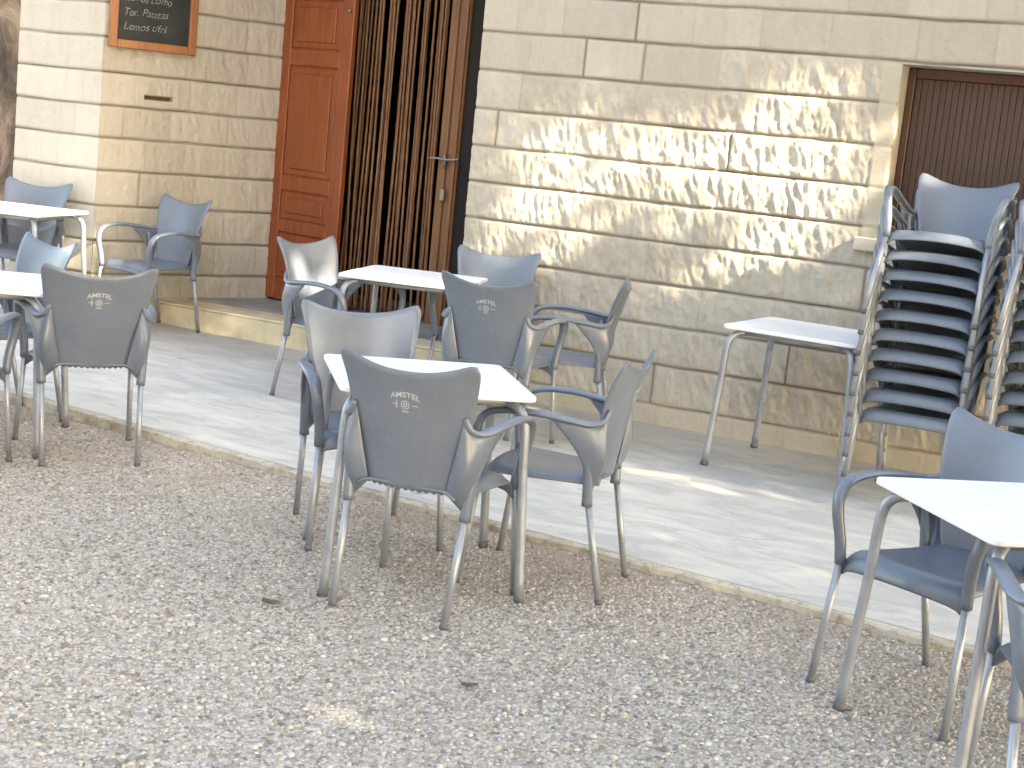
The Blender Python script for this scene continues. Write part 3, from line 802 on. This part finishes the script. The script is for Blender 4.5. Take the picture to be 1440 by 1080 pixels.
lit_wall = ab([(x, WY, z) for x, z in ((-1.86, 2.20), (-2.24, 2.14), (-2.55, 2.08), (-3.14, 1.93), (-3.56, 1.80), (-3.95, 1.71), (-4.45, 1.57), (-4.45, .66), (-3.9, .78), (-3.55, .93), (-3.25, .97), (-2.82, .92), (-2.4, .78), (-1.86, .76))])
lit_left = ab([(-7.9, 7.6, 1.0), (-6.35, 8.1, 1.0), (-6.35, 8.1, .5), (-7.9, 7.6, .55)])
lit_stack = ab([(-1.8, 7.4, 1.1), (-1.15, 7.5, 1.2), (-1.15, 7.5, 1.8), (-1.8, 7.4, 1.75)])
lit_step = ab([(-6.7, 8.5, .2), (-5.5, 8.5, .2), (-5.5, 8.5, .1), (-6.7, 8.5, .1)])
lit_spot = ab([(-3.0, 6.9, PV), (-1.9, 7.02, PV), (-1.9, 7.28, PV), (-3.0, 7.25, PV)])
lit_spot2 = ab([(-6.0, 7.42, .06), (-4.8, 7.48, .05), (-4.8, 7.75, .05), (-6.0, 7.70, .06)])
corners = ab([(-10.5, 4, 0), (-10.5, 9.6, 0), (-10.5, 9.6, 2.9), (2.5, 1.2, 0), (2.5, 8.3, 3), (-10.5, 3, 2), (2.5, 8.3, 0), (2.5, 1.2, 2.2), (-6, 1.5, 0), (2.5, -1.5, 0), (-12, 10.5, 0), (-12, 10.5, 3.4)])
lo_, hi_ = corners.min(0)-.3, corners.max(0)+.3
area = (hi_-lo_).prod(); NL = int(area*1650)
Q = lo_+(hi_-lo_)*rng.random((NL, 2))
keep = np.ones(NL)
wob = np.stack([fbm(Q[:, 0]*4+5, Q[:, 1]*4, 61, 3)-.5, fbm(Q[:, 0]*4, Q[:, 1]*4+9, 63, 3)-.5], -1)*.22
for poly, k, sf in ((lit_wall, .006, .07), (lit_left, .05, .03), (lit_stack, .10, .03), (lit_step, .08, .02), (lit_spot, .16, .07), (lit_spot2, .08, .03)):
    keep = np.where(inside(poly, Q+wob+rng.normal(0, sf, Q.shape)), k, keep)  # crown thinned on purpose so sun lands on these chosen patches
sel = rng.random(NL) < keep; Q = Q[sel]
mid = ab([(-3.2, 7, 1.0)])[0]
D = 10.5+5.5*rng.random(len(Q))+2.0*(fbm(Q[:, 0]*.7, Q[:, 1]*.7, 71, 3)-.5)
base_c = np.array([-3.2, 7., 1.0]); dep0 = base_c@SD
LC = Q[:, :1]*e1+Q[:, 1:]*e2+(dep0+D)[:, None]*SD
ctr = LC.mean(0)
shade = empty('added_shade_tree', (ctr[0]+2.5, ctr[1]-3., 0)); tag(shade, 'added unseen shade tree behind the viewer, crown thinned for chosen sun patches', 'tree')
sl = np.array(shade.location)
o = leaf_mesh(LC-sl, .10, M['leaf'], 'crown'); o.parent = shade  # crown of the added tree, gaps shaped for the sun patches
mb = MB(); tp = ctr-sl
p = bez([(0, 0, 0), (.05, .1, tp[2]*.35), tp*.62, tp], 20); mb.tube(p, np.linspace(.38, .12, len(p)), 14); mb.build('trunk', M['bark'], shade)  # trunk of the added tree
mb = MB()
for k in range(10):
    e = LC[rng.integers(len(LC))]-sl; b0 = tp*.7
    p = bez([b0, (b0+e)/2+np.array([0, 0, -.3]), e], 10); mb.tube(p, np.linspace(.09, .02, len(p)), 7)
mb.build('limb', M['bark'], shade)  # limbs of the added tree

su = bpy.data.lights.new('sun', 'SUN'); su.energy = 5.0; su.angle = R(.5); su.color = (1., .95, .87)
so = bpy.data.objects.new('sun', su); COL.objects.link(so); so.rotation_euler = Vector(SD).to_track_quat('Z', 'Y').to_euler(); so.location = (5, 0, 12)

w = bpy.data.worlds.new('World'); scene.world = w; w.use_nodes = True
nt = w.node_tree; bg = nt.nodes['Background']; sk = nt.nodes.new('ShaderNodeTexSky'); sk.sky_type = 'NISHITA'
sk.sun_disc = False; sk.sun_elevation = SUN_EL; sk.sun_rotation = math.atan2(SD[0], SD[1]); sk.dust_density = 2.5; sk.air_density = 1.0; sk.ozone_density = .6
nt.links.new(sk.outputs[0], bg.inputs[0]); bg.inputs[1].default_value = .15

# ------------------------------------------------------------------ camera
RM = np.array([[0.89160878, 0.15983484, -0.4236586], [0.44203877, -0.10441412, 0.89089809], [0.09816061, -0.98160609, -0.16374974]])
cam = bpy.data.cameras.new('camera'); cam.sensor_width = 36; cam.lens = 36*2200/1440; cam.clip_end = 2000; cam.clip_start = .05
co = bpy.data.objects.new('camera', cam); COL.objects.link(co)
m3 = Matrix(((RM[0][0], -RM[0][1], -RM[0][2]), (RM[1][0], -RM[1][1], -RM[1][2]), (RM[2][0], -RM[2][1], -RM[2][2])))
co.matrix_world = Matrix.Translation((0, 0, 1.65)) @ m3.to_4x4()
scene.camera = co
scene.cycles.max_bounces = 6; scene.cycles.diffuse_bounces = 4; scene.cycles.glossy_bounces = 3
vs_ = scene.view_settings; vs_.view_transform = 'Standard'; vs_.look = 'None'; vs_.exposure = 2.92; vs_.gamma = 1; vs_.use_curve_mapping = False
vs_.use_white_balance = True; vs_.white_balance_temperature = 8100; vs_.white_balance_tint = 9
